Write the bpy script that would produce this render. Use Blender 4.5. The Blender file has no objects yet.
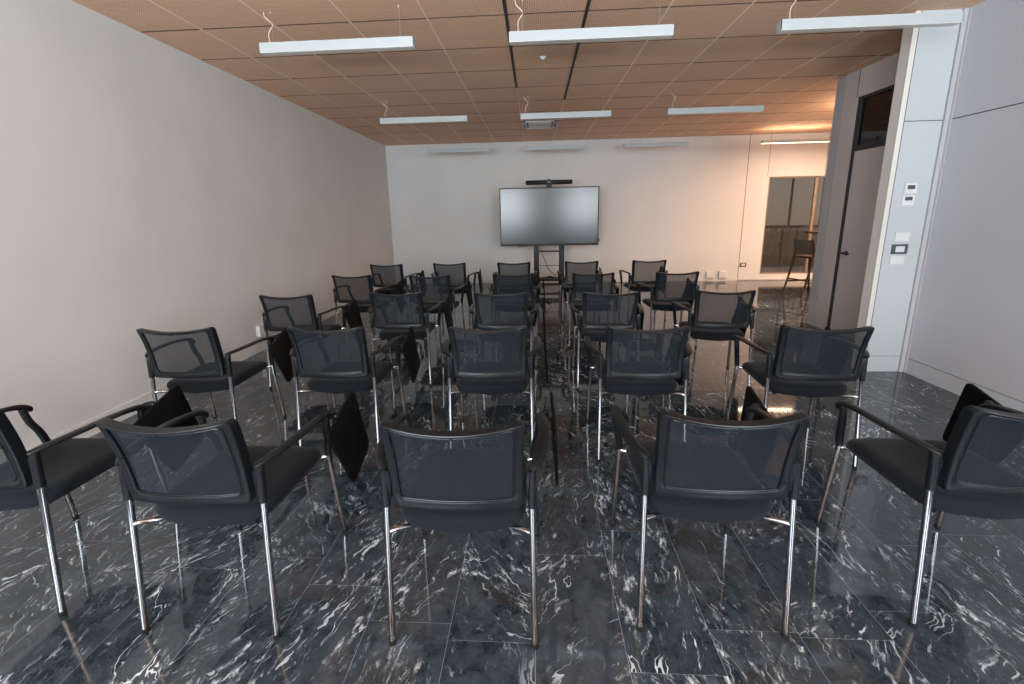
import bpy, bmesh, math, random
from mathutils import Vector, Matrix
random.seed(7)
S = bpy.context.scene
COL = S.collection
PI = math.pi
CEIL = 2.926          # ceiling height
XL, XR = -3.105, 3.31  # side walls of the seating area
YB, YF = 8.9, -2.6    # far wall, window wall behind the camera
XE = 8.0              # far side of the neighbouring area
YP = 3.70             # front face of the short partition on the right

# ---------------------------------------------------------------- camera
FPX, PITCH, YAW, ROLL = 411.2, 0.20284, -0.05823, 0.01961
cd = bpy.data.cameras.new('camera'); cam = bpy.data.objects.new('camera', cd); COL.objects.link(cam)
f = Vector((math.sin(YAW)*math.cos(PITCH), math.cos(YAW)*math.cos(PITCH), -math.sin(PITCH)))
r = Vector((math.cos(YAW), -math.sin(YAW), 0)); d = f.cross(r)
r2 = r*math.cos(ROLL) + d*math.sin(ROLL); d2 = d*math.cos(ROLL) - r*math.sin(ROLL)
M = Matrix((r2, -d2, -f)).transposed().to_4x4(); M.translation = (0, 0, 1.45)
cam.matrix_world = M
cd.sensor_fit = 'HORIZONTAL'; cd.sensor_width = 36; cd.lens = FPX*36/1024; cd.shift_y = -42/1024
cd.clip_start = 0.02; cd.clip_end = 200
S.camera = cam

# ---------------------------------------------------------------- world, daylight, exposure
w = bpy.data.worlds.new('sky'); S.world = w; w.use_nodes = True
bg = w.node_tree.nodes['Background']; bg.inputs[0].default_value = (0.62, 0.74, 0.9, 1); bg.inputs[1].default_value = 0.9
S.view_settings.view_transform = 'Standard'; S.view_settings.look = 'None'
S.view_settings.exposure = 0.15; S.view_settings.gamma = 1; S.view_settings.use_curve_mapping = False

WARM = (1.0, 0.69, 0.48)
def area(name, loc, rot, sx, sy, power, col):
    l = bpy.data.lights.new(name, 'AREA'); l.shape = 'RECTANGLE'; l.size = sx; l.size_y = sy
    l.energy = power; l.color = col
    o = bpy.data.objects.new(name, l); COL.objects.link(o); o.location = loc; o.rotation_euler = rot
    return o
DAY = (0.84, 0.94, 1.0)
WINDOWS = [(-2.85, -0.35), (1.35, 3.1)]          # openings in the wall behind the camera
WZ0, WZ1 = 1.0, 2.80
DAYPOWER = (300, 215)
for (a, b), pw in zip(WINDOWS, DAYPOWER):
    area('daylight', ((a+b)/2, YF-0.16, (WZ0+WZ1)/2), (PI/2, 0, 0), b-a, WZ1-WZ0, pw, DAY)
    # added upward fill light outside each window, put in to brighten the ceiling
    area('ceiling fill', ((a+b)/2, YF-0.75, 0.80), (math.radians(152), 0, 0), b-a, 1.0, pw*1.65, (0.97, 0.98, 1.0))
S.cycles.use_denoising = True; S.cycles.sample_clamp_indirect = 8
S.cycles.max_bounces = 10; S.cycles.diffuse_bounces = 5; S.cycles.glossy_bounces = 5
S.cycles.transparent_max_bounces = 24

# ---------------------------------------------------------------- materials
def mat(name, col, rough=0.5, metal=0.0, spec=0.5, **kw):
    m = bpy.data.materials.new(name); m.use_nodes = True
    b = m.node_tree.nodes['Principled BSDF']
    b.inputs['Base Color'].default_value = (*col, 1); b.inputs['Roughness'].default_value = rough
    b.inputs['Metallic'].default_value = metal; b.inputs['Specular IOR Level'].default_value = spec
    for k, v in kw.items(): b.inputs[k.replace('_', ' ')].default_value = v
    return m
class N:                                            # tiny node helper
    def __init__(s, m): s.t = m.node_tree; s.m = m
    def n(s, typ, **kw):
        x = s.t.nodes.new(typ)
        for k, v in kw.items(): setattr(x, k, v)
        return x
    def put(s, sock, v):
        if isinstance(v, (int, float, tuple)): sock.default_value = v
        else: s.t.links.new(v, sock)
    def math(s, op, a, b=0.0, c=0.0):
        x = s.n('ShaderNodeMath', operation=op)
        s.put(x.inputs[0], a); s.put(x.inputs[1], b); s.put(x.inputs[2], c); return x.outputs[0]
    def vec(s, op, a, b=(0, 0, 0)):
        x = s.n('ShaderNodeVectorMath', operation=op); s.put(x.inputs[0], a); s.put(x.inputs[1], b); return x.outputs[0]
    def xyz(s, x_, y_, z_):
        x = s.n('ShaderNodeCombineXYZ'); s.put(x.inputs[0], x_); s.put(x.inputs[1], y_); s.put(x.inputs[2], z_); return x.outputs[0]
    def noise(s, v, scale, detail=4, rough=0.5, dist=0.0):
        x = s.n('ShaderNodeTexNoise'); s.put(x.inputs['Vector'], v); x.inputs['Scale'].default_value = scale
        x.inputs['Detail'].default_value = detail; x.inputs['Roughness'].default_value = rough; x.inputs['Distortion'].default_value = dist
        return x.outputs['Fac']
    def mix(s, fac, a, b):
        x = s.n('ShaderNodeMix', data_type='RGBA'); s.put(x.inputs[0], fac); s.put(x.inputs[6], a); s.put(x.inputs[7], b); return x.outputs[2]
    def smooth(s, v, lo, hi, o0=0.0, o1=1.0):
        x = s.n('ShaderNodeMapRange', interpolation_type='SMOOTHSTEP'); s.put(x.inputs[0], v)
        for i, q in enumerate((lo, hi, o0, o1)): x.inputs[i+1].default_value = q
        return x.outputs[0]
    def pos(s): return s.n('ShaderNodeTexCoord').outputs['Object']
    def bump(s, h, strength, dist):
        x = s.n('ShaderNodeBump'); x.inputs['Strength'].default_value = strength; x.inputs['Distance'].default_value = dist
        s.put(x.inputs['Height'], h); s.t.links.new(x.outputs[0], s.t.nodes['Principled BSDF'].inputs['Normal'])
    def to(s, name, v): s.put(s.t.nodes['Principled BSDF'].inputs[name], v)

def marble():
    m = mat('dark marble', (0.03, 0.035, 0.045), 0.05, IOR=1.7); g = N(m)
    p = g.pos(); sep = g.n('ShaderNodeSeparateXYZ'); g.put(sep.inputs[0], p)
    X, Y = sep.outputs[0], sep.outputs[1]
    cx = g.math('DIVIDE', g.math('SUBTRACT', X, 0.296), 0.306)
    ci = g.math('FLOOR', cx); fx = g.math('FRACT', cx)
    wn = g.n('ShaderNodeTexWhiteNoise', noise_dimensions='1D'); g.put(wn.inputs['W'], g.math('ADD', ci, 17.3))
    ry = g.math('ADD', g.math('DIVIDE', Y, 0.61), wn.outputs['Value'])
    ri = g.math('FLOOR', ry); fy = g.math('FRACT', ry)
    wn2 = g.n('ShaderNodeTexWhiteNoise', noise_dimensions='2D'); g.put(wn2.inputs['Vector'], g.xyz(ci, ri, 0.0))
    s2 = g.n('ShaderNodeSeparateColor'); g.put(s2.inputs[0], wn2.outputs['Color'])
    r1, r2_, r3 = s2.outputs[0], s2.outputs[1], s2.outputs[2]
    ang = g.math('MULTIPLY', g.math('SUBTRACT', r1, 0.5), 1.7)
    ca, sa = g.math('COSINE', ang), g.math('SINE', ang)
    u = g.math('SUBTRACT', g.math('MULTIPLY', X, ca), g.math('MULTIPLY', Y, sa))
    v = g.math('ADD', g.math('MULTIPLY', X, sa), g.math('MULTIPLY', Y, ca))
    off = g.math('MULTIPLY', r2_, 37.0)
    q = g.xyz(g.math('ADD', u, off), g.math('ADD', g.math('MULTIPLY', v, 0.42), g.math('MULTIPLY', r3, 23.0)), off)
    q1 = g.xyz(g.math('ADD', u, off), g.math('ADD', v, off), 0.0)
    qs = g.xyz(g.math('ADD', u, off), g.math('ADD', g.math('MULTIPLY', v, 0.22), g.math('MULTIPLY', r3, 23.0)), off)
    warp = g.math('MULTIPLY', g.math('SUBTRACT', g.noise(q1, 3.0, 4, 0.6), 0.5), 0.22)
    qw = g.vec('ADD', qs, g.xyz(warp, g.math('MULTIPLY', warp, 0.4), 0.0))
    # short torn flecks lying along one direction
    n1 = g.noise(qw, 58.0, 5, 0.70, 0.25)
    fleck = g.smooth(n1, 0.56, 0.68)
    m1 = g.smooth(g.noise(q, 7.5, 6, 0.68), 0.43, 0.62)
    # denser white clusters
    n2 = g.noise(q, 48.0, 7, 0.75, 0.5)
    patch = g.smooth(n2, 0.50, 0.64)
    m2 = g.smooth(g.noise(q, 6.0, 7, 0.72, 0.3), 0.54, 0.64)
    # long nearly straight veins that swell and fade
    n3 = g.noise(qw, 5.5, 4, 0.55, 0.0)
    wv = g.math('MULTIPLY', g.smooth(g.noise(q1, 14.0, 5, 0.7), 0.3, 0.75), 0.009)
    rid3 = g.math('LESS_THAN', g.math('ABSOLUTE', g.math('SUBTRACT', n3, 0.5)), wv)
    m3 = g.smooth(g.noise(q1, 2.3, 3, 0.5), 0.46, 0.56)
    ve = g.math('MAXIMUM', g.math('MULTIPLY', fleck, m1), g.math('MAXIMUM', g.math('MULTIPLY', patch, m2), g.math('MULTIPLY', g.math('MULTIPLY', rid3, 0.75), m3)))
    amt = g.math('ADD', g.math('MULTIPLY', r3, 0.55), 0.45)
    ve = g.math('MULTIPLY', ve, amt)
    cloud = g.noise(q1, 9.0, 10, 0.78, 0.4)
    base = g.mix(g.smooth(cloud, 0.32, 0.72), (0.007, 0.012, 0.017, 1), (0.052, 0.068, 0.083, 1))
    base = g.mix(g.math('MULTIPLY', r1, 0.4), base, (0.034, 0.042, 0.055, 1))
    colr = g.mix(ve, base, (0.70, 0.77, 0.83, 1))
    ex = g.math('MINIMUM', fx, g.math('SUBTRACT', 1.0, fx)); ey = g.math('MINIMUM', fy, g.math('SUBTRACT', 1.0, fy))
    jx = g.math('LESS_THAN', ex, 0.0030); jy = g.math('MULTIPLY', g.math('LESS_THAN', ey, 0.0013), 0.6)
    j = g.math('MAXIMUM', jx, jy)
    colr = g.mix(g.math('MULTIPLY', j, 0.55), colr, (0.20, 0.23, 0.26, 1))
    g.to('Base Color', colr)
    g.to('Roughness', g.math('ADD', g.math('MULTIPLY', j, 0.4), g.smooth(cloud, 0.3, 0.8, 0.035, 0.085)))
    return m
def plaster(name, col, amt=0.05):
    m = mat(name, col, 0.75, spec=0.25); g = N(m); p = g.pos()
    n = g.noise(p, 1.3, 3); c2 = tuple(x*(1-amt) for x in col)
    g.to('Base Color', g.mix(g.smooth(n, 0.3, 0.7), (*c2, 1), (*col, 1)))
    g.bump(g.noise(p, 160, 3), 0.08, 0.002)
    return m
def tilewood():
    m = mat('perforated wood tile', (0.3, 0.17, 0.1), 0.6, spec=0.25); g = N(m); p = g.pos()
    sep = g.n('ShaderNodeSeparateXYZ'); g.put(sep.inputs[0], p); X, Y = sep.outputs[0], sep.outputs[1]
    gx = g.math('ABSOLUTE', g.math('SUBTRACT', g.math('FRACT', g.math('DIVIDE', X, 0.016)), 0.5))
    gy = g.math('ABSOLUTE', g.math('SUBTRACT', g.math('FRACT', g.math('DIVIDE', Y, 0.016)), 0.5))
    rr = g.math('SQRT', g.math('ADD', g.math('MULTIPLY', gx, gx), g.math('MULTIPLY', gy, gy)))
    hole = g.smooth(rr, 0.16, 0.26, 0.9, 0.0)
    gr = g.noise(g.xyz(g.math('MULTIPLY', X, 1.0), g.math('MULTIPLY', Y, 14.0), 0.0), 3.0, 4, 0.6)
    base = g.mix(g.smooth(gr, 0.3, 0.7), (0.72, 0.455, 0.305, 1), (0.79, 0.51, 0.35, 1))
    g.to('Base Color', g.mix(hole, base, (0.12, 0.075, 0.05, 1)))
    return m
def fabric(name, col, scale=900, amt=0.35):
    m = mat(name, col, 0.95, spec=0.1); g = N(m); p = g.pos()
    n = g.noise(p, scale, 2)
    g.to('Base Color', g.mix(g.smooth(n, 0.3, 0.7), (*[x*(1-amt) for x in col], 1), (*[x*(1+amt) for x in col], 1)))
    g.bump(n, 0.3, 0.001)
    b = m.node_tree.nodes['Principled BSDF']; b.inputs['Sheen Weight'].default_value = 0.10; b.inputs['Sheen Roughness'].default_value = 0.4
    return m
def netting():
    m = mat('backrest netting', (0.012, 0.0155, 0.021), 0.65, spec=0.15); g = N(m)
    b = m.node_tree.nodes['Principled BSDF']
    sep = g.n('ShaderNodeSeparateXYZ'); g.put(sep.inputs[0], g.pos())
    wx = g.math('ABSOLUTE', g.math('SUBTRACT', g.math('FRACT', g.math('DIVIDE', sep.outputs[0], 0.0045)), 0.5))
    wz = g.math('ABSOLUTE', g.math('SUBTRACT', g.math('FRACT', g.math('DIVIDE', sep.outputs[2], 0.0035)), 0.5))
    a = g.math('MINIMUM', wx, wz)
    al = g.smooth(a, 0.05, 0.35, 1.0, 0.36)
    tr = g.n('ShaderNodeBsdfTransparent'); mx = g.n('ShaderNodeMixShader')
    g.put(mx.inputs[0], al); g.put(mx.inputs[1], tr.outputs[0]); g.put(mx.inputs[2], b.outputs[0])
    m.node_tree.links.new(mx.outputs[0], m.node_tree.nodes['Material Output'].inputs['Surface'])
    return m
def plastic(name, col, rough, sc=60):
    m = mat(name, col, rough, spec=0.5 if col[0] > 0.1 else 0.3); g = N(m)
    n = g.noise(g.pos(), sc*0.1, 2); g.to('Roughness', g.smooth(n, 0.3, 0.7, rough*0.95, rough*1.08))
    return m
def glass(name, tint, alpha):
    m = mat(name, tint, 0.03); g = N(m); b = m.node_tree.nodes['Principled BSDF']
    tr = g.n('ShaderNodeBsdfTransparent'); tr.inputs[0].default_value = (*tint, 1)
    gl = g.n('ShaderNodeBsdfGlossy'); gl.inputs['Roughness'].default_value = 0.02
    fr = g.n('ShaderNodeFresnel'); fr.inputs[0].default_value = 1.5
    mx = g.n('ShaderNodeMixShader'); g.put(mx.inputs[0], g.math('ADD', fr.outputs[0], alpha)); g.put(mx.inputs[1], tr.outputs[0]); g.put(mx.inputs[2], gl.outputs[0])
    m.node_tree.links.new(mx.outputs[0], m.node_tree.nodes['Material Output'].inputs['Surface'])
    return m
def emit(name, col, st):
    m = mat(name, col, 0.5); b = m.node_tree.nodes['Principled BSDF']
    b.inputs['Emission Color'].default_value = (*col, 1); b.inputs['Emission Strength'].default_value = st
    return m

MT = dict(
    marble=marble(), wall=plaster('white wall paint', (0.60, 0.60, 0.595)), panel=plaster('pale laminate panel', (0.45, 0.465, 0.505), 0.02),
    pillar=plaster('white laminate panel', (0.44, 0.475, 0.50), 0.02), door=plaster('grey beige laminate', (0.52, 0.48, 0.465), 0.03), strip=plaster('grey aluminium trim', (0.42, 0.42, 0.44), 0.03), jamb=plaster('beige edge trim', (0.62, 0.60, 0.56), 0.02),
    groove=mat('shadow groove', (0.03, 0.03, 0.035), 0.8), tile=tilewood(), tbar=mat('ceiling grid bar', (0.90, 0.72, 0.56), 0.4), edge=mat('tile edge gap shade', (0.10, 0.055, 0.035), 0.8),
    slot=mat('black slot', (0.035, 0.035, 0.035), 0.6), plastic=plastic('black plastic', (0.0065, 0.008, 0.0105), 0.30),
    seat=fabric('black seat fabric', (0.0085, 0.0105, 0.0145)), net=netting(), chrome=mat('chrome', (0.42, 0.42, 0.44), 0.10, 1.0),
    tablet=mat('black tablet laminate', (0.003, 0.003, 0.0035), 0.6, spec=0.12), rubber=mat('black rubber', (0.008, 0.008, 0.008), 0.7, spec=0.2),
    lamp=plastic('white lamp housing', (0.38, 0.415, 0.43), 0.4), diff=mat('frosted lamp diffuser', (0.62, 0.62, 0.6), 0.35),
    wire=mat('steel wire', (0.55, 0.5, 0.45), 0.35, 0.8), cable=mat('white flex', (0.75, 0.66, 0.58), 0.5),
    lit=emit('lit warm diffuser', WARM, 4.5), lituP=emit('lit upward diffuser', WARM, 4.0),
    white=plastic('white plastic', (0.60, 0.61, 0.61), 0.4), dark=plastic('dark grey plastic', (0.07, 0.075, 0.085), 0.4),
    bezel=plastic('black bezel', (0.010, 0.010, 0.011), 0.45), screen=mat('screen glass', (0.014, 0.016, 0.02), 0.22, 0.0, 0.6),
    glass=glass('clear pane', (0.80, 0.76, 0.72), 0.02), tglass=glass('dark transom glass', (0.10, 0.10, 0.10), 0.04),
    frame=mat('bronze window frame', (0.20, 0.15, 0.11), 0.4), facade=plaster('facade render', (0.50, 0.40, 0.32), 0.2),
    shutter=mat('shutter board', (0.72, 0.57, 0.44), 0.6), rail=mat('railing metal', (0.16, 0.12, 0.10), 0.5), reflection_band=mat('reflection_band', (0.24, 0.17, 0.12), 0.9),
    wood=plaster('brown wood', (0.065, 0.042, 0.03), 0.3),
)

# ---------------------------------------------------------------- mesh helpers
def box(bm, a, b, bev=0.0):
    g = bmesh.ops.create_cube(bm, size=1.0); vs = g['verts']
    for v in vs: v.co = Vector([a[i] + (v.co[i]+0.5)*(b[i]-a[i]) for i in range(3)])
    if bev:
        es = {e for v in vs for e in v.link_edges}
        bmesh.ops.bevel(bm, geom=list(es), offset=bev, segments=2, affect='EDGES', profile=0.7)
def catmull(P, n=6):
    P = [Vector(p) for p in P]; out = []
    for i in range(len(P)-1):
        p0 = P[max(i-1, 0)]; p1 = P[i]; p2 = P[i+1]; p3 = P[min(i+2, len(P)-1)]
        for k in range(n):
            t = k/n; t2 = t*t; t3 = t2*t
            out.append(0.5*((2*p1)+(p2-p0)*t+(2*p0-5*p1+4*p2-p3)*t2+(3*p1-p0-3*p2+p3)*t3))
    out.append(P[-1]); return out
def sweep(bm, path, a, b=None, side=(1, 0, 0), seg=10, power=1.0, taper=True):
    """tube along path; a = half width along `side`, b = half height across it (numbers or lists)"""
    n = len(path); b = a if b is None else b
    A = a if isinstance(a, (list, tuple)) else [a]*n; B = b if isinstance(b, (list, tuple)) else [b]*n
    def at(L, i):
        t = i/(n-1)*(len(L)-1); k = min(int(t), len(L)-2); return L[k]+(L[k+1]-L[k])*(t-k)
    rings = []; sv = Vector(side)
    for i, p in enumerate(path):
        p = Vector(p); t = (Vector(path[min(i+1, n-1)])-Vector(path[max(i-1, 0)])).normalized()
        x = sv - t*sv.dot(t)
        if x.length < 1e-4: x = Vector((0, 1, 0)) - t*t.y
        x.normalize(); y = t.cross(x)
        ring = []
        for k in range(seg):
            th = 2*PI*k/seg; c, s_ = math.cos(th), math.sin(th)
            c = math.copysign(abs(c)**power, c); s_ = math.copysign(abs(s_)**power, s_)
            ring.append(bm.verts.new(p + x*c*at(A, i) + y*s_*at(B, i)))
        rings.append(ring)
    for i in range(n-1):
        for k in range(seg):
            bm.faces.new((rings[i][k], rings[i][(k+1) % seg], rings[i+1][(k+1) % seg], rings[i+1][k]))
    bm.faces.new(rings[0][::-1]); bm.faces.new(rings[-1])
def disc(bm, c, axis, r_, h, seg=20):
    ax = Vector(axis).normalized(); c = Vector(c)
    sd = (0, 0, 1) if abs(ax.z) < 0.9 else (1, 0, 0)
    sweep(bm, [c, c+ax*h*0.15, c+ax*h*0.85, c+ax*h], [r_*0.93, r_, r_, r_*0.93], side=sd, seg=seg)
def obj(name, bm, m, parent=None, smooth=False, loc=None):
    bmesh.ops.recalc_face_normals(bm, faces=bm.faces)
    me = bpy.data.meshes.new(name); bm.to_mesh(me); bm.free()
    for x in (m if isinstance(m, list) else [m]): me.materials.append(MT[x] if isinstance(x, str) else x)
    if smooth:
        for p in me.polygons: p.use_smooth = True
        try: me.set_sharp_from_angle(angle=math.radians(38))
        except Exception: pass
    o = bpy.data.objects.new(name, me); COL.objects.link(o)
    if parent: o.parent = parent
    if loc: o.location = loc
    return o
def bmn(): return bmesh.new()
def tag(o, label, cat, group=None, kind=None):
    o['label'] = label; o['category'] = cat
    if group: o['group'] = group
    if kind: o['kind'] = kind
    return o
def thing(name, label, cat, loc=(0, 0, 0), rz=0.0, group=None):
    o = bpy.data.objects.new(name, None); o.empty_display_size = 0.1; COL.objects.link(o)
    o.location = loc; o.rotation_euler = (0, 0, rz); return tag(o, label, cat, group)
def struct(name, bm, m, parent=None, smooth=False):
    o = obj(name, bm, m, parent, smooth)
    if not parent: o['kind'] = 'structure'
    return o
def boxes(name, L, m, parent=None, bev=0.0, st=False):
    bm = bmn()
    for a, b in L: box(bm, a, b, bev)
    return (struct if st else obj)(name, bm, m, parent)
def label(o, t): o['label'] = t; return o
def copy_tree(o, parent=None):
    c = o.copy(); COL.objects.link(c); c.parent = parent
    for ch in list(o.children): copy_tree(ch, c)
    return c

# ---------------------------------------------------------------- setting
T = 0.12
boxes('floor', [((XL-T, YF-T, -0.1), (XE+T, YB+T, 0))], 'marble', st=True)
boxes('wall_left', [((XL-T, YF-T, 0), (XL, YB+T, CEIL+0.1))], 'wall', st=True)
boxes('baseboard_left', [((XL, YF, 0), (XL+0.012, YB, 0.115))], 'wall', bev=0.003, st=True)
WX0, WX1, WZb, WZt = 4.735, 5.90, 0.135, 2.115       # glazed opening in the far wall
boxes('wall_back', [((XL-T, YB, 0), (4.285, YB+T, CEIL+0.1)), ((4.285, YB+0.01, 0), (4.295, YB+T, CEIL+0.1))], 'wall', st=True)
bm = bmn()
box(bm, (4.295, YB, 0), (WX0, YB+T, CEIL+0.1)); box(bm, (WX0, YB, 0), (WX1, YB+T, WZb))
box(bm, (WX0, YB, WZt), (WX1, YB+T, CEIL+0.1)); box(bm, (WX1, YB, 0), (XE+T, YB+T, CEIL+0.1))
struct('wall_back_right', bm, 'wall')
boxes('trim_1', [((4.286, YB-0.002, 0.04), (4.294, YB+0.006, CEIL)), ((4.694, YB-0.002, WZt), (4.700, YB+0.004, CEIL)), ((5.80, YB-0.002, WZt), (5.806, YB+0.004, CEIL))], 'groove', st=True)
boxes('baseboard_back', [((XL, YB-0.012, 0), (4.285, YB, 0.06)), ((4.30, YB-0.012, 0.018), (WX1+1, YB, 0.045))], 'wall', bev=0.002, st=True)
# window wall behind the camera
bm = bmn()
xs = [XL-T] + [v for w_ in WINDOWS for v in w_] + [XR+T]
for i in range(0, len(xs), 2): box(bm, (xs[i], YF-T, 0), (xs[i+1], YF, CEIL+0.1))
for a, b in WINDOWS:
    box(bm, (a, YF-T, 0), (b, YF, WZ0)); box(bm, (a, YF-T, WZ1), (b, YF, CEIL+0.1))
struct('wall_front', bm, 'wall')
for i, (a, b) in enumerate(WINDOWS):
    bm = bmn()
    for (x0, x1, z0, z1) in ((a, a+0.05, WZ0, WZ1), (b-0.05, b, WZ0, WZ1), (a, b, WZ0, WZ0+0.05), (a, b, WZ1-0.05, WZ1), ((a+b)/2-0.03, (a+b)/2+0.03, WZ0, WZ1)):
        box(bm, (x0, YF-0.09, z0), (x1, YF-0.04, z1), 0.004)
    struct('window_%d' % (i+2), bm, 'frame')
# right wall: flush laminate panels over a dark backing
bm = bmn()
box(bm, (XR+0.008, YF-T, 0), (XR+T, YP+0.12, CEIL+0.1))
struct('wall_right', bm, 'groove')
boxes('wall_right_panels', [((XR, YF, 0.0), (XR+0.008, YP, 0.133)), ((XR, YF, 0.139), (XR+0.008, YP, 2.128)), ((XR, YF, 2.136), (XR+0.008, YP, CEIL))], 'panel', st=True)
# short partition
boxes('wall_partition', [((2.932, YP+0.008, 0), (XR+0.30, YP+0.095, CEIL+0.05))], 'jamb', st=True)
boxes('trim_2', [((2.972, YP+0.002, 0), (3.27, YP+0.0085, CEIL))], 'groove', st=True)
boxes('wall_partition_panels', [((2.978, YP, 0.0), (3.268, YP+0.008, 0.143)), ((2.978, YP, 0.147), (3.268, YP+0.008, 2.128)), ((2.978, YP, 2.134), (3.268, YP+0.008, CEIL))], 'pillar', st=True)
boxes('trim_3', [((2.932, YP-0.002, 0), (2.970, YP+0.010, CEIL))], 'jamb', st=True)
boxes('trim_4', [((3.272, YP-0.012, 0), (XR, YP+0.008, CEIL)), ((XR-0.006, YP-0.03, 0), (XR+0.004, YP-0.012, CEIL))], 'strip', st=True)
# door wall running away behind the partition
XD = 3.53; DY0, DY1 = 4.10, 5.00; YE = 5.40
bm = bmn()
box(bm, (XD, YP+0.095, 0), (XD+T, DY0-0.03, CEIL)); box(bm, (XD, DY1+0.035, 0), (XD+T, YE-0.14, CEIL))
box(bm, (XD, DY0-0.03, 2.64), (XD+T, DY1+0.035, CEIL))
struct('wall_door', bm, 'door')
boxes('trim_5', [((XD+0.006, YE-0.14, 0), (XD+T, YE-0.130, CEIL)), ((XD-0.002, DY1+0.05, 2.64), (XD+0.004, DY1+0.056, CEIL))], 'groove', st=True)
boxes('trim_6', [((XD, YE-0.130, 0), (XD+T, YE, CEIL))], 'strip', st=True)
bm = bmn()
for a, b in (((XD+0.005, DY0-0.03, 0), (XD+0.08, DY0, 2.64)), ((XD+0.005, DY1, 0), (XD+0.08, DY1+0.035, 2.64)), ((XD+0.005, DY0, 2.075), (XD+0.08, DY1, 2.13)), ((XD+0.005, DY0, 2.61), (XD+0.08, DY1, 2.64))):
    box(bm, a, b, 0.002)
dr = struct('door_1', bm, 'slot')
lf = boxes('door_leaf', [((XD+0.015, DY0+0.003, 0.006), (XD+0.06, DY1-0.006, 2.07))], 'door', dr, 0.002)
boxes('transom_pane', [((XD+0.035, DY0, 2.13), (XD+0.041, DY1, 2.61))], 'tglass', dr)
bm = bmn(); disc(bm, (XD+0.015, 4.90, 0.955), (-1, 0, 0), 0.026, 0.012)
sweep(bm, catmull([(XD+0.01, 4.90, 0.955), (XD-0.035, 4.90, 0.955), (XD-0.045, 4.885, 0.955), (XD-0.045, 4.79, 0.955)]), 0.009, side=(0, 0, 1))
disc(bm, (XD-0.02, 4.965, 0.955), (0, -1, 0), 0.010, 0.06)
obj('door_handle', bm, 'slot', lf, True)
boxes('wall_closet', [((XD+T, YP+0.095, 0), (XD+1.2, YP+0.2, CEIL)), ((XD+1.2, YP+0.095, 0), (XD+1.3, YE, CEIL)), ((XD+T, YE-0.1, 0), (XD+1.3, YE, CEIL))], 'wall', st=True)
boxes('wall_far_right', [((XE, YP, 0), (XE+T, YB+T, CEIL+0.1)), ((XD+1.3, YP+0.1, 0), (XE+T, YP+0.2, CEIL+0.1))], 'wall', st=True)

# ceiling: tegular tiles in an exposed grid
GX, GY, G = -0.2033, 3.449, 0.6
bm = bmn(); gap = 0.007
def clip(a, b, lo, hi): return max(a, lo), min(b, hi)
for i in range(-6, 15):
    for j in range(-12, 11):
        x0, x1 = clip(GX+G*i+gap, GX+G*(i+1)-gap, XL, XE); y0, y1 = clip(GY+G*j+0.009, GY+G*(j+1)-0.009, YF, YB)
        if x1-x0 < 0.02 or y1-y0 < 0.02: continue
        if x0 > XR and y1 < YP+0.1: continue
        if i == 0 and j == 6: continue                     # the air vent sits here
        box(bm, (x0, y0, CEIL), (x1, y1, CEIL+0.02))
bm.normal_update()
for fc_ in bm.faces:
    if abs(fc_.normal.z) < 0.5: fc_.material_index = 1  # side faces coloured dark to stand for shade in the tile gaps
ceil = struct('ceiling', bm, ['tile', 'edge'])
bm = bmn()
for i in range(-5, 15): box(bm, (GX+G*i-gap+0.0015, YF, CEIL-0.0008), (GX+G*i+gap-0.0015, YB, CEIL+0.03))
struct('ceiling_grid', bm, 'tbar')
bm = bmn()
for j in range(-11, 10): box(bm, (XL, GY+G*j-0.012, CEIL+0.021), (XE, GY+G*j+0.012, CEIL+0.031))
struct('ceiling_cross_bars', bm, 'edge')  # same dark gap shade put into the bar colour
boxes('ceiling_slab', [((XL-T, YF-T, CEIL+0.032), (XE+T, YB+T, CEIL+0.1))], 'slot', st=True)
for i, (yend, lab) in enumerate(((5.25, 'black linear air slot in the wooden ceiling, left of the round sensor'), (5.85, 'black linear air slot in the wooden ceiling, right of the round sensor'))):
    x = GX+G*i; bm = bmn()
    for s_ in (-1, 1): box(bm, (x+s_*0.011-0.002, 0.6, CEIL-0.003), (x+s_*0.011+0.002, yend, CEIL+0.002))
    box(bm, (x-0.010, 0.6, CEIL-0.002), (x+0.010, yend, CEIL+0.002))
    tag(obj('air_slot', bm, 'slot'), lab, 'air slot', 'air slots in the ceiling')

# ceiling air vent and sensor
vt = thing('ceiling_vent', 'white square air vent set in the wooden ceiling before the screen', 'vent', (GX+0.3, GY+0.6*6+0.3, CEIL))
bm = bmn(); a = 0.29
for (x0, y0, x1, y1) in ((-a, -a, a, -a+0.07), (-a, a-0.07, a, a), (-a, -a, -a+0.07, a), (a-0.07, -a, a, a)): box(bm, (x0, y0, -0.012), (x1, y1, 0.012), 0.004)
obj('frame', bm, 'white', vt)
boxes('cover_plate', [((-0.19, -0.19, -0.014), (0.19, 0.19, 0.004))], 'white', vt, 0.01)
boxes('vent_slot', [((-0.27, -0.12, -0.0135), (-0.235, 0.12, -0.010))], 'dark', vt); boxes('vent_slot', [((0.235, -0.12, -0.0135), (0.27, 0.12, -0.010))], 'dark', vt)
boxes('backing', [((-0.27, -0.27, 0.004), (0.27, 0.27, 0.01))], 'dark', vt)
sn = thing('ceiling_sensor', 'small round white sensor on the ceiling between the air slots', 'sensor', (0.09, 4.33, CEIL))
bm = bmn(); disc(bm, (0, 0, 0), (0, 0, -1), 0.034, 0.010, 24); obj('base', bm, 'white', sn, True)
bm = bmn(); disc(bm, (0, 0, -0.010), (0, 0, -1), 0.020, 0.010, 20); obj('dome', bm, 'white', sn, True)

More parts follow.
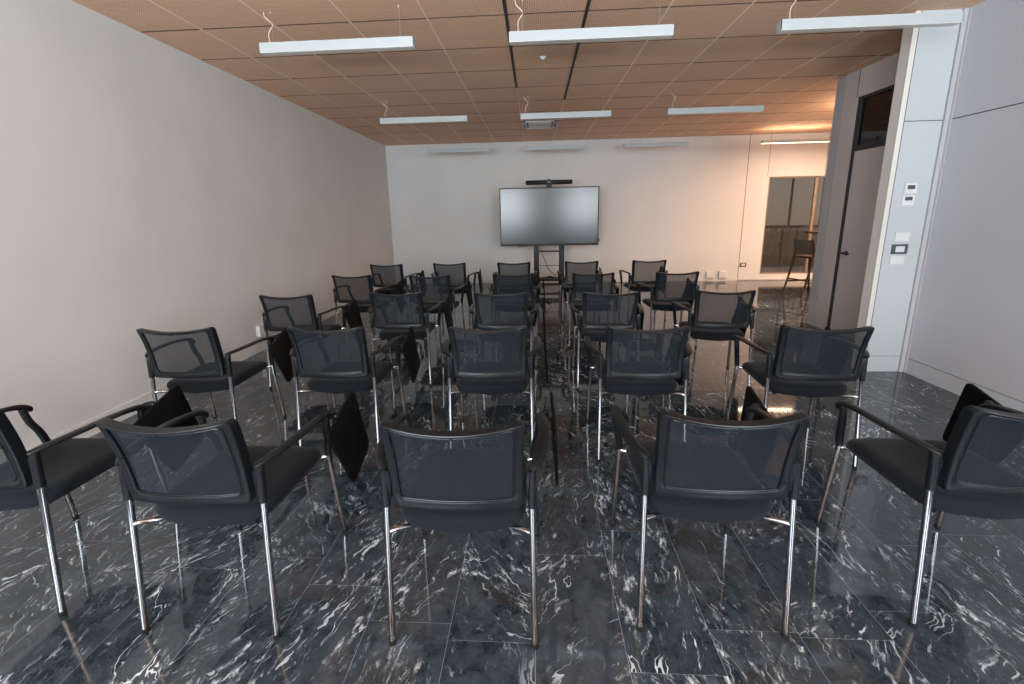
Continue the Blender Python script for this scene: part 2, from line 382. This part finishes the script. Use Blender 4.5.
# ---------------------------------------------------------------- pendant lamps
LZ = 2.715
def lamp(x0, x1, y, lab, lit=False, cable=True):
    t = thing('pendant_light', lab, 'lamp', ((x0+x1)/2, y, LZ), 0, 'linear pendant lights under the ceiling')
    L = x1-x0; h = L/2; W = 0.032; H = 0.062 if not lit else 0.05
    top = 0.0
    bm = bmn()
    for (a, b) in (((-h, -W, -H), (h, -W+0.004, 0)), ((-h, W-0.004, -H), (h, W, 0)), ((-h+0.004, -W+0.004, -0.034), (h-0.004, W-0.004, -0.022)), ((-h, -W, -H), (-h+0.004, W, 0)), ((h-0.004, -W, -H), (h, W, 0))): box(bm, a, b)
    obj('housing', bm, 'lamp', t)
    boxes('diffuser', [((-h+0.004, -W+0.004, -H-0.004), (h-0.004, W-0.004, -H+0.014))], 'lit' if lit else 'diff', t)
    boxes('upper_diffuser', [((-h+0.01, -W+0.006, -0.016), (h-0.01, W-0.006, -0.008))], 'lituP' if lit else 'diff', t)
    for s_ in (-1, 1):
        bm = bmn(); sweep(bm, [(s_*(h-0.10), 0, -0.02), (s_*(h-0.10), 0, CEIL-LZ)], 0.0011, seg=6)
        disc(bm, (s_*(h-0.10), 0, CEIL-LZ-0.012), (0, 0, 1), 0.008, 0.012, 10)
        obj('suspension_wire', bm, 'wire', t)
    bm = bmn(); z = CEIL-LZ
    sweep(bm, catmull([(-h+0.07, 0, -0.01), (-h+0.068, 0.004, z*0.35), (-h+0.10, 0.01, z*0.62), (-h+0.055, 0.0, z*0.85), (-h+0.05, 0, z)], 5), 0.0024, seg=6)
    obj('power_cord', bm, 'cable', t, True)
    return t
nm = ['left', 'middle', 'right']
rows = [(3.235, 'nearest row'), (5.62, 'second row'), (8.17, 'row closest to the far wall')]
X0 = [-2.0, -0.175, 1.66]
for rI, (y, rn) in enumerate(rows):
    for c in range(3):
        ln = 1.145
        xs0 = X0[c] + (0.02 if (c == 2 and rI == 0) else 0.0)
        lamp(xs0, xs0+ln+(0.02 if c == 2 else 0), y, 'unlit white linear pendant light in the %s, %s of three' % (rn, nm[c]))
lamp(4.20, 5.40, 8.28, 'glowing warm linear pendant light by the glazed wall at the far right', True)
for (x, y, q) in ((4.5, 6.3, 'nearest the bar stool side'), (6.0, 8.28, 'farthest right along the glazed wall'), (6.0, 6.3, 'farthest right and closest to the camera')):
    lamp(x, x+1.2, y, 'lit warm pendant light hidden behind the door wall, '+q, True)
for (x, y, p_) in ((4.8, 8.28, 6), (5.1, 6.3, 110), (6.6, 7.3, 110)):
    l = area('lamp glow', (x, y, LZ-0.06), (0, 0, 0), 1.1, 0.06, p_, WARM)
    l2 = area('lamp uplight', (x, y, LZ+0.003), (PI, 0, 0), 1.1, 0.06, p_*0.7, WARM)

# ---------------------------------------------------------------- chair
def side_pt(s_, p): return (s_*p[0], p[1], p[2])
def backmap(u, v):
    """u -1..1 across, v 0..1 up -> point on the curved back"""
    hw = 0.213 + 0.004*v + 0.008*v**3
    y = 0.038 - 0.010*v - 0.042*v**2.2 + (1-u*u)*(-0.020 - 0.012*v)
    z = 0.516 + (0.327 - 0.022*(1-abs(u)**2.0))*v
    return Vector((hw*u, y, z))
def rrect(hu, v0, v1, r_, n):
    """rounded rectangle loop in (u,v) parameter space, 4*n points"""
    pts = []
    ru, rv = r_
    for (cu, cv, a0) in ((hu-ru, v1-rv, 0), (-hu+ru, v1-rv, 90), (-hu+ru, v0+rv, 180), (hu-ru, v0+rv, 270)):
        for k in range(5):
            a = math.radians(a0 + 90*k/4); pts.append((cu+ru*math.cos(a), cv+rv*math.sin(a)))
    out = []
    m_ = len(pts)
    for i in range(m_):                       # subdivide the straights
        a, b = pts[i], pts[(i+1) % m_]
        dd = math.hypot(a[0]-b[0], a[1]-b[1]); k = n if dd > 0.3 else 1
        for q in range(k): out.append((a[0]+(b[0]-a[0])*q/k, a[1]+(b[1]-a[1])*q/k))
    return out
def make_chair():
    c = thing('tablet_chair', 'chair', 'chair')
    # back frame
    O = rrect(1.0, 0.0, 1.0, (0.07, 0.075), 10); I = rrect(0.865, 0.125, 0.945, (0.07, 0.07), 10)
    bm = bmn(); rings = []
    for (ou, ov), (iu, iv) in zip(O, I):
        po = backmap(ou, ov); pi = backmap(iu, iv); mid = (po+pi)/2
        nrm = Vector((0, 1, 0))
        th = 0.011
        prof = [(0.0, 0.0), (0.06, 0.8), (0.22, 1.0), (0.55, 0.85), (0.86, 0.55), (1.0, 0.25), (1.0, -0.35), (0.85, -0.7), (0.5, -0.9), (0.28, -1.5), (0.12, -2.3), (0.02, -2.2)]
        rings.append([bm.verts.new(po.lerp(pi, a) - nrm*b*th) for a, b in prof])
    n = len(rings); k = len(rings[0])
    for i in range(n):
        for j in range(k):
            bm.faces.new((rings[i][j], rings[i][(j+1) % k], rings[(i+1) % n][(j+1) % k], rings[(i+1) % n][j]))
    # raised bead round the netting
    loop = [backmap(u, v) + Vector((0, -0.0055, 0)) for u, v in rrect(0.875, 0.108, 0.958, (0.08, 0.08), 10)]
    rg = []
    for i, p in enumerate(loop):
        t = (loop[(i+1) % len(loop)]-loop[i-1]).normalized(); x = Vector((0, 1, 0)); x = (x-t*x.dot(t)).normalized(); y = t.cross(x)
        rg.append([bm.verts.new(p + (x*math.cos(a)+y*math.sin(a))*0.0035) for a in [2*PI*q/8 for q in range(8)]])
    for i in range(len(rg)):
        for j in range(8): bm.faces.new((rg[i][j], rg[i][(j+1) % 8], rg[(i+1) % len(rg)][(j+1) % 8], rg[(i+1) % len(rg)][j]))
    fr = obj('backrest', bm, 'plastic', c, True)
    # netting
    bm = bmn(); NU, NV = 20, 10; gr = []
    for iv in range(NV+1):
        gr.append([bm.verts.new(backmap(-0.88+1.76*iu/NU, 0.115+0.835*iv/NV) + Vector((0, 0.002, 0))) for iu in range(NU+1)])
    for iv in range(NV):
        for iu in range(NU): bm.faces.new((gr[iv][iu], gr[iv][iu+1], gr[iv+1][iu+1], gr[iv+1][iu]))
    obj('netting', bm, 'net', fr, True)
    for (u, v) in ((-0.93, 0.20), (0.93, 0.20), (0, 0.055), (-0.88, 0.55), (0.88, 0.55), (0.02, 0.955)):
        p = backmap(u, v); bm = bmn(); disc(bm, p+Vector((0, -0.0085, 0)), (0, -1, 0), 0.0045, 0.003, 12)
        obj('screw', bm, 'rubber', fr)
    # seat cushion
    bm = bmn(); layers = []
    def outline(ins, z, dome=0.0):
        pts = []; NP = 64
        for q in range(NP):
            a = 2*PI*q/NP; e = 0.34 if math.sin(a) > 0 else 0.34-0.13*min(1, -math.sin(a)*3)
            cx, sy = math.cos(a), math.sin(a)
            X = math.copysign(abs(cx)**e, cx); Y = math.copysign(abs(sy)**e, sy)
            y = 0.287 + Y*(0.212-ins)
            wv = 0.223 + 0.008*max(0, min(1, (y-0.1)/0.3))
            x = X*(wv-ins)
            if Y < 0: y -= 0.030*(1-(x/0.21)**2)*min(1, -Y)
            if Y > 0: y += 0.015*(1-(x/0.22)**2)*Y
            zz = z - (0.018*max(0, (y-0.40)/0.1)**2 if y > 0.40 else 0)
            if Y < 0 and z < 0.43: zz -= 0.020*(1-(x/0.225)**2)*(-Y)*(1 if ins < 0.1 else 0)
            pts.append(bm.verts.new((x, y, zz)))
        return pts
    for ins, z in ((0.06, 0.414), (0.02, 0.413), (0.006, 0.419), (0.0, 0.436), (0.003, 0.450), (0.012, 0.460), (0.030, 0.466), (0.06, 0.467), (0.12, 0.462)): layers.append(outline(ins, z))
    for a, b in zip(layers, layers[1:]):
        for q in range(64): bm.faces.new((a[q], a[(q+1) % 64], b[(q+1) % 64], b[q]))
    bm.faces.new(layers[0][::-1]); bm.faces.new(layers[-1])
    st = obj('seat', bm, 'seat', c, True)
    boxes('seat_shell', [((-0.17, 0.10, 0.408), (0.17, 0.44, 0.418))], 'plastic', st, 0.003)
    # seat frame tubes
    for s_ in (-1, 1):
        bm = bmn(); sweep(bm, catmull([side_pt(s_, p) for p in ((0.245, 0.034, 0.418), (0.215, 0.050, 0.418), (0.175, 0.085, 0.405), (0.165, 0.14, 0.400), (0.165, 0.38, 0.400), (0.185, 0.43, 0.408), (0.222, 0.452, 0.420), (0.249, 0.460, 0.420))], 5), 0.0095, seg=10)
        obj('seat_frame', bm, 'chrome', c, True)
    for s_ in (-1, 1):
        # rear leg, sleeve
        bm = bmn(); sweep(bm, [side_pt(s_, p) for p in ((0.247, 0.001, 0.014), (0.2445, 0.022, 0.26), (0.242, 0.044, 0.522))], 0.0112, seg=16)
        lg = obj('leg', bm, 'chrome', c, True)
        bm = bmn(); sweep(bm, [side_pt(s_, (0.247, 0, 0.0)), side_pt(s_, (0.247, 0.0005, 0.006)), side_pt(s_, (0.247, 0.0015, 0.018))], [0.0118, 0.0124, 0.0116], seg=14)
        obj('foot_cap', bm, 'rubber', lg, True)
        bm = bmn(); sweep(bm, catmull([side_pt(s_, p) for p in ((0.242, 0.043, 0.515), (0.242, 0.046, 0.58), (0.243, 0.049, 0.63), (0.244, 0.052, 0.655))], 3), [0.0145, 0.0145, 0.0135, 0.013], [0.016, 0.016, 0.015, 0.013], seg=14)
        sweep(bm, [side_pt(s_, (0.236, 0.045, 0.53)), side_pt(s_, (0.236, 0.047, 0.55)), side_pt(s_, (0.234, 0.046, 0.62)), side_pt(s_, (0.232, 0.045, 0.64))], [0.006, 0.018, 0.018, 0.006], [0.006, 0.010, 0.010, 0.005], seg=12)
        obj('back_post', bm, 'plastic', c, True)
        # armrest with its front support
        bm = bmn()
        sweep(bm, catmull([side_pt(s_, p) for p in ((0.238, 0.034, 0.652), (0.250, 0.052, 0.657), (0.270, 0.10, 0.662), (0.284, 0.18, 0.664), (0.290, 0.28, 0.663), (0.288, 0.36, 0.655), (0.284, 0.42, 0.641), (0.281, 0.448, 0.622), (0.280, 0.452, 0.606))], 5),
              [0.010, 0.014, 0.019, 0.021, 0.0205, 0.019, 0.018, 0.015, 0.008], [0.006, 0.008, 0.0085, 0.0085, 0.0085, 0.010, 0.013, 0.012, 0.006], side=(1, 0, 0), seg=14, power=0.8)
        sweep(bm, catmull([side_pt(s_, p) for p in ((0.283, 0.425, 0.640), (0.278, 0.425, 0.610), (0.270, 0.432, 0.560), (0.260, 0.448, 0.510), (0.252, 0.457, 0.460), (0.2485, 0.459, 0.432))], 5),
              [0.013, 0.014, 0.015, 0.015, 0.014, 0.0135], [0.012, 0.012, 0.012, 0.013, 0.014, 0.0135], side=(1, 0, 0), seg=14, power=0.85)
        obj('armrest', bm, 'plastic', c, True)
        bm = bmn(); sweep(bm, [side_pt(s_, p) for p in ((0.261, 0.499, 0.014), (0.2545, 0.478, 0.23), (0.248, 0.458, 0.445))], 0.0112, seg=16)
        lg = obj('leg', bm, 'chrome', c, True)
        bm = bmn(); sweep(bm, [side_pt(s_, (0.2615, 0.500, 0.0)), side_pt(s_, (0.2613, 0.4995, 0.006)), side_pt(s_, (0.261, 0.498, 0.018))], [0.0118, 0.0124, 0.0116], seg=14)
        obj('foot_cap', bm, 'rubber', lg, True)
    # folded writing tablet hanging outside the right arm
    Q = [(0.575, 0.690), (0.650, 0.365), (0.450, 0.290), (0.310, 0.603)]   # (y, z)
    def tx(z): return 0.338 - 0.05*(z-0.45)
    cen = Vector((0, sum(a for a, b in Q)/4, sum(b for a, b in Q)/4))
    pts = []
    for i in range(4):
        p = Vector((0, *Q[i])); a = Vector((0, *Q[i-1])); b = Vector((0, *Q[(i+1) % 4])); R_ = 0.028
        pa = p+(a-p).normalized()*R_; pb = p+(b-p).normalized()*R_
        for k in range(6):
            t = k/5; pts.append(pa.lerp(p, t).lerp(p.lerp(pb, t), t))
    bm = bmn(); lays = []
    for dx, sc in ((0.0, 0.985), (0.002, 1.0), (0.011, 1.0), (0.013, 0.985)):
        lays.append([bm.verts.new(((tx(v.z)+dx), cen.y+(v.y-cen.y)*sc, cen.z+(v.z-cen.z)*sc)) for v in pts])
    for a, b in zip(lays, lays[1:]):
        for q in range(len(pts)): bm.faces.new((a[q], a[(q+1) % len(pts)], b[(q+1) % len(pts)], b[q]))
    bm.faces.new(lays[0]); bm.faces.new(lays[-1][::-1])
    tb = obj('writing_tablet', bm, 'tablet', c, True)
    bm = bmn()
    sweep(bm, catmull([(0.290, 0.430, 0.640), (0.305, 0.450, 0.640), (0.326, 0.462, 0.628)], 4), [0.014, 0.016, 0.016], [0.012, 0.012, 0.012], side=(0, 0, 1), seg=12)
    disc(bm, (0.316, 0.462, 0.622), (1, 0, 0), 0.026, 0.022, 20)
    obj('hinge', bm, 'plastic', tb, True)
    bm = bmn(); disc(bm, (0.306, 0.462, 0.626), (1, 0, 0), 0.013, 0.012, 16)
    label(obj('hinge_pin', bm, 'chrome', tb, True), 'chrome hinge pin')
    return c
proto = make_chair()
POSE = [
    (-2.046, 1.187, 0.018, 0, 0),
    (-1.171, 1.14, -0.003, 0, 1),
    (-0.258, 1.139, 0.015, 0, 2),
    (0.608, 1.215, -0.016, 0, 3),
    (1.57, 1.26, -0.027, 0, 4),
    (-2.121, 2.234, 0.05, 1, 0),
    (-1.217, 2.24, 0.009, 1, 1),
    (-0.271, 2.234, 0.009, 1, 2),
    (0.615, 2.229, -0.017, 1, 3),
    (1.56, 2.223, -0.084, 1, 4),
    (-2.08, 3.259, 0.001, 2, 0),
    (-1.17, 3.329, 0.026, 2, 1),
    (-0.282, 3.279, -0.041, 2, 2),
    (0.598, 3.265, -0.039, 2, 3),
    (1.508, 3.302, -0.078, 2, 4),
    (-2.031, 4.405, -0.056, 3, 0),
    (-1.139, 4.336, -0.017, 3, 1),
    (-0.238, 4.382, -0.005, 3, 2),
    (0.617, 4.38, 0.004, 3, 3),
    (1.495, 4.383, 0.03, 3, 4),
    (-2.013, 5.441, -0.021, 4, 0),
    (-1.16, 5.495, -0.016, 4, 1),
    (-0.285, 5.479, -0.006, 4, 2),
    (0.617, 5.509, 0.007, 4, 3),
    (1.512, 5.534, 0.016, 4, 4),
]
ROWN = ['nearest row', 'second row from the camera', 'middle row', 'fourth row from the camera', 'farthest row']
COLN = ['leftmost of five', 'second from the left', 'in the centre', 'second from the right', 'rightmost of five']
for i, (x, y, a, rI, cI) in enumerate(POSE):
    o = proto if i == 0 else copy_tree(proto)
    o.location = (x, y, 0); o.rotation_euler = (0, 0, a)
    lab = 'black mesh-back tablet chair in the %s, %s' % (ROWN[rI], COLN[cI])
    if rI == 0 and cI == 0: lab = 'black mesh-back tablet chair in the nearest row, leftmost, cut by the photo edge'
    if rI == 0 and cI == 4: lab = 'black mesh-back tablet chair in the nearest row, rightmost, cut by the photo edge'
    tag(o, lab, 'chair', 'tablet chairs standing in five rows')

# ---------------------------------------------------------------- display on its stand
tv = thing('presentation_display', 'large switched-off flat display on a black stand before the far wall', 'display', (0.27, 8.0, 0), 0)
HW, Z0, Z1 = 0.935, 0.865, 1.955
bm = bmn()
for (x0, x1, z0, z1) in ((-HW, -HW+0.018, Z0, Z1), (HW-0.018, HW, Z0, Z1), (-HW, HW, Z1-0.018, Z1), (-HW, HW, Z0, Z0+0.042)): box(bm, (x0, -0.012, z0), (x1, 0.02, z1), 0.003)
box(bm, (-HW, 0.005, Z0), (HW, 0.06, Z1), 0.006)
bz = obj('bezel', bm, 'bezel', tv)
boxes('screen', [((-HW+0.016, -0.004, Z0+0.04), (HW-0.016, 0.006, Z1-0.016))], 'screen', tv)
boxes('antenna_stub', [((HW, 0.0, 0.93), (HW+0.022, 0.03, 0.985))], 'bezel', tv, 0.004)
boxes('control_strip', [((-0.62, -0.010, Z0-0.012), (-0.42, 0.015, Z0))], 'bezel', tv, 0.003)
for s_ in (-1, 1):
    cl = boxes('column', [((s_*0.245-0.052, 0.06, 0.10), (s_*0.245+0.052, 0.11, 1.55))], 'bezel', tv, 0.004)
    boxes('base_foot', [((s_*0.245-0.045, -0.34, 0.075), (s_*0.245+0.045, 0.42, 0.115))], 'bezel', tv, 0.008)
    for yy in (-0.30, 0.38):
        bm = bmn(); disc(bm, (s_*0.245-0.015, yy, 0.034), (1, 0, 0), 0.034, 0.03, 20); box(bm, (s_*0.245-0.02, yy-0.015, 0.04), (s_*0.245+0.02, yy+0.015, 0.078), 0.003)
        obj('caster', bm, 'rubber', tv, True)
boxes('crossbar', [((-0.20, 0.07, 0.735), (0.20, 0.10, 0.765))], 'bezel', tv, 0.003)
boxes('crossbar', [((-0.20, 0.08, 0.468), (0.20, 0.09, 0.478))], 'bezel', tv)
boxes('shelf', [((-0.30, -0.14, 0.195), (0.30, 0.16, 0.235))], 'bezel', tv, 0.006)
boxes('base_bar', [((-0.245, 0.05, 0.08), (0.245, 0.12, 0.11))], 'bezel', tv, 0.003)
vb = thing('video_bar', 'black video conference bar with central camera hump on top of the display', 'video bar', (0.27, 8.02, Z1))
bm = bmn(); sweep(bm, [(-0.435, 0, 0.09), (-0.42, 0, 0.09), (0.42, 0, 0.09), (0.435, 0, 0.09)], [0.03, 0.041, 0.041, 0.03], [0.025, 0.036, 0.036, 0.025], side=(0, 0, 1), seg=18)
obj('bar', bm, 'bezel', vb, True)
bm = bmn(); disc(bm, (0, 0.03, 0.092), (0, -1, 0), 0.056, 0.085, 26); obj('camera_head', bm, 'bezel', vb, True)
bm = bmn(); disc(bm, (0, -0.054, 0.095), (0, -1, 0), 0.022, 0.006, 20); obj('lens', bm, 'screen', vb, True)
bm = bmn(); disc(bm, (0.155, -0.036, 0.092), (0, -1, 0), 0.006, 0.004, 10); label(obj('status_light', bm, 'dark', vb), 'small green grey dot')
boxes('bracket', [((-0.05, -0.02, -0.001), (0.05, 0.03, 0.06))], 'bezel', vb, 0.003)
bm = bmn(); sweep(bm, catmull([(0.11, 8.055, 0.86), (0.13, 8.05, 0.72), (0.20, 8.05, 0.56), (0.25, 8.04, 0.42), (0.34, 8.02, 0.33), (0.40, 8.0, 0.285), (0.39, 7.97, 0.245)], 6), 0.006, seg=8)
tag(obj('power_cable', bm, 'rubber'), 'thin black cable hanging below the display onto its shelf', 'cable')
bm = bmn(); sweep(bm, catmull([(0.18, 7.95, 0.243), (0.25, 7.93, 0.26), (0.36, 7.96, 0.245), (0.30, 8.02, 0.27), (0.22, 8.0, 0.25), (0.27, 7.93, 0.275), (0.33, 7.90, 0.243)], 6), 0.008, seg=8)
tag(obj('coiled_cable', bm, 'rubber'), 'coil of black cable lying on the shelf of the display stand', 'cable')

# ---------------------------------------------------------------- switches and sockets
def plate(name, lab, cat, cx, cz, ww, hh, yw, inner=None, im='dark', ring=None, grp=None, axis='y', xw=0):
    t = thing(name, lab, cat, (cx, yw, cz), 0, grp)
    boxes('cover_plate', [((-ww/2, -0.012, -hh/2), (ww/2, 0, hh/2))], ring or 'white', t, 0.002)
    if inner:
        for k, (nm_, a, b, c_, d_) in enumerate(inner): boxes(nm_, [((a, -0.015, c_), (b, -0.011, d_))], im, t, 0.001)
    return t
plate('thermostat', 'white wall thermostat with grey display, upper of the two on the partition', 'thermostat', 3.106, 1.605, 0.095, 0.085, YP, [('display', -0.028, 0.030, -0.006, 0.026)])
plate('thermostat', 'white wall thermostat with grey display, lower of the two on the partition', 'thermostat', 3.100, 1.508, 0.095, 0.085, YP, [('display', -0.028, 0.030, 0.0, 0.030)])
plate('light_switch', 'white light switch in a dark grey frame on the partition', 'light switch', 3.100, 1.105, 0.125, 0.082, YP, [('rocker', -0.035, 0.035, -0.024, 0.024)], 'white', 'dark')
plate('blank_plate', 'blank white wall plate just above the grey-framed light switch', 'wall plate', 3.104, 1.208, 0.115, 0.075, YP)
plate('blank_plate', 'blank white wall plate just below the grey-framed light switch', 'wall plate', 3.092, 1.012, 0.115, 0.070, YP)
for k, x in enumerate((3.715, 3.965)):
    t = thing('wall_socket', 'white socket box low on the far wall, %s of the pair' % ('left' if k == 0 else 'right'), 'socket', (x, YB, 0.135), 0, 'socket boxes low on the far wall')
    boxes('box', [((-0.085, -0.045, -0.07), (0.085, 0, 0.075))], 'white', t, 0.006)
    boxes('socket_insert', [((-0.045, -0.049, -0.02), (0.045, -0.044, 0.035))], 'white', t, 0.002)
plate('wall_socket', 'dark-framed white socket on the far wall beside the glazing', 'socket', 4.375, 0.338, 0.12, 0.085, YB, [('socket_insert', -0.035, 0.035, -0.025, 0.025)], 'white', 'dark')
t = thing('wall_socket', 'white socket box low on the left wall behind the third-row chair', 'socket', (XL, 4.33, 0.235), 0)
boxes('box', [((0, -0.08, -0.06), (0.045, 0.08, 0.065))], 'white', t, 0.006)
boxes('socket_insert', [((0.044, -0.04, -0.025), (0.048, 0.04, 0.03))], 'white', t, 0.002)

# ---------------------------------------------------------------- glazed opening and what lies beyond
bm = bmn(); e = 0.03
for (x0, x1, z0, z1) in ((WX0, WX0+e, WZb, WZt), (WX1-e, WX1, WZb, WZt), (WX0, WX1, WZt-e, WZt), (WX0, WX1, WZb, WZb+e), (5.66, 5.71, WZb, WZt)): box(bm, (x0, YB+0.02, z0), (x1, YB+0.07, z1), 0.003)
wf = struct('window_1', bm, 'frame')
boxes('pane', [((WX0+e, YB+0.042, WZb+e), (WX1-e, YB+0.048, WZt-e))], 'glass', wf)
boxes('exterior_ground', [((2, YB+T, -0.1), (16, 16, 0.0))], 'facade', st=True)
fc = thing('building', 'beige building with shuttered windows seen through the far glazing', 'building', (8.0, 13.2, 0))
boxes('facade_wall', [((-3.5, 0, 0), (4, 0.3, 5.0))], 'facade', fc)
for (x0, x1) in ((-1.35, -0.35), (-0.27, 0.55), (0.85, 1.8)):
    ff = boxes('window_frame', [((x0-0.06, -0.05, 0.95), (x1+0.06, 0.0, 2.75))], 'frame', fc, 0.005)
    boxes('shutter_board', [((x0, -0.07, 1.0), (x1, -0.045, 2.69))], 'shutter', ff, 0.004)
boxes('cornice', [((-3.5, -0.12, 2.78), (4, 0, 2.95))], 'wood', fc)
rl = thing('balcony_railing', 'brown balcony railing with thin bars outside the far glazing', 'railing', (6.5, 10.6, 0))
boxes('top_rail', [((-1.8, -0.02, 1.02), (2.2, 0.02, 1.06))], 'rail', rl, 0.004)
boxes('bottom_rail', [((-1.8, -0.015, 0.10), (2.2, 0.015, 0.13))], 'rail', rl, 0.003)
for s_ in (-1.78, 2.18): boxes('post', [((s_-0.02, -0.02, 0), (s_+0.02, 0.02, 1.02))], 'rail', rl, 0.003)
for k in range(27):
    x = -1.75+k*0.15; boxes('bar', [((x-0.006, -0.006, 0.13), (x+0.006, 0.006, 1.02))], 'rail', rl)
bm = bmn(); rnd = random.Random(3); box(bm, (4.7, 11.15, 0), (9.5, 11.55, 0.93), 0.05)  # leafy brown band standing in for a likely reflection in the glass
for k in range(900):
    x = rnd.uniform(4.7, 9.5); y = rnd.uniform(11.1, 11.6); z = rnd.uniform(0.05, 0.95+0.1*math.sin(x*5)); s_ = rnd.uniform(0.03, 0.07)
    a = rnd.uniform(0, PI); dx, dy = math.cos(a)*s_, math.sin(a)*s_; dz = rnd.uniform(-s_, s_)
    bm.faces.new([bm.verts.new(q) for q in ((x-dx, y-dy, z-dz), (x, y, z+s_), (x+dx, y+dy, z+dz), (x, y, z-s_))])
tag(obj('reflection_band', bm, 'reflection_band'), 'low brown leafy band standing for a reflection in the far glazing', 'reflection_band', kind='stuff')

# ---------------------------------------------------------------- bar stool and high table at the far right
bs = thing('bar_stool', 'dark brown high stool with slatted low back by the far glazing', 'stool', (4.446, 7.147, 0), math.radians(16))
# local frame: faces +x, back along y
for s_ in (-1, 1):
    bm = bmn(); sweep(bm, catmull([(-0.10, s_*0.185, 0.0), (0.00, s_*0.178, 0.40), (0.055, s_*0.172, 0.70), (0.060, s_*0.170, 0.80), (0.012, s_*0.168, 0.97)], 6), [0.016, 0.019, 0.021, 0.02, 0.015], [0.012, 0.013, 0.014, 0.013, 0.011], side=(0, 1, 0), seg=10)
    obj('leg', bm, 'wood', bs, True)
    bm = bmn(); sweep(bm, [(0.46, s_*0.185, 0.0), (0.38, s_*0.175, 0.66)], 0.017, seg=10); obj('leg', bm, 'wood', bs, True)
boxes('seat', [((0.03, -0.19, 0.655), (0.42, 0.19, 0.69))], 'wood', bs, 0.01)
bm = bmn()
for k in range(7):
    z = 0.725+k*0.034; x = 0.052-0.05*max(0, (z-0.8)/0.17); box(bm, (x-0.008, -0.165, z), (x+0.008, 0.165, z+0.028), 0.002)
obj('backrest', bm, 'slot', bs)
boxes('footrest', [((-0.04, -0.18, 0.285), (-0.015, 0.18, 0.305))], 'wood', bs, 0.004)
boxes('footrest', [((-0.02, -0.175, 0.235), (0.42, -0.155, 0.26))], 'wood', bs, 0.004); boxes('footrest', [((-0.02, 0.155, 0.235), (0.42, 0.175, 0.26))], 'wood', bs, 0.004)
ht = thing('high_table', 'high table partly hidden behind the door wall at the far right', 'table', (5.55, 7.35, 0))
boxes('tabletop', [((-0.75, -0.35, 1.045), (0.75, 0.35, 1.075))], 'wood', ht, 0.004)
for s_ in (-1, 1):
    for q in (-1, 1): boxes('leg', [((0.45*s_-0.02+0.22, q*0.3-0.02, 0), (0.45*s_+0.02+0.22, q*0.3+0.02, 1.045))], 'rail', ht, 0.002)
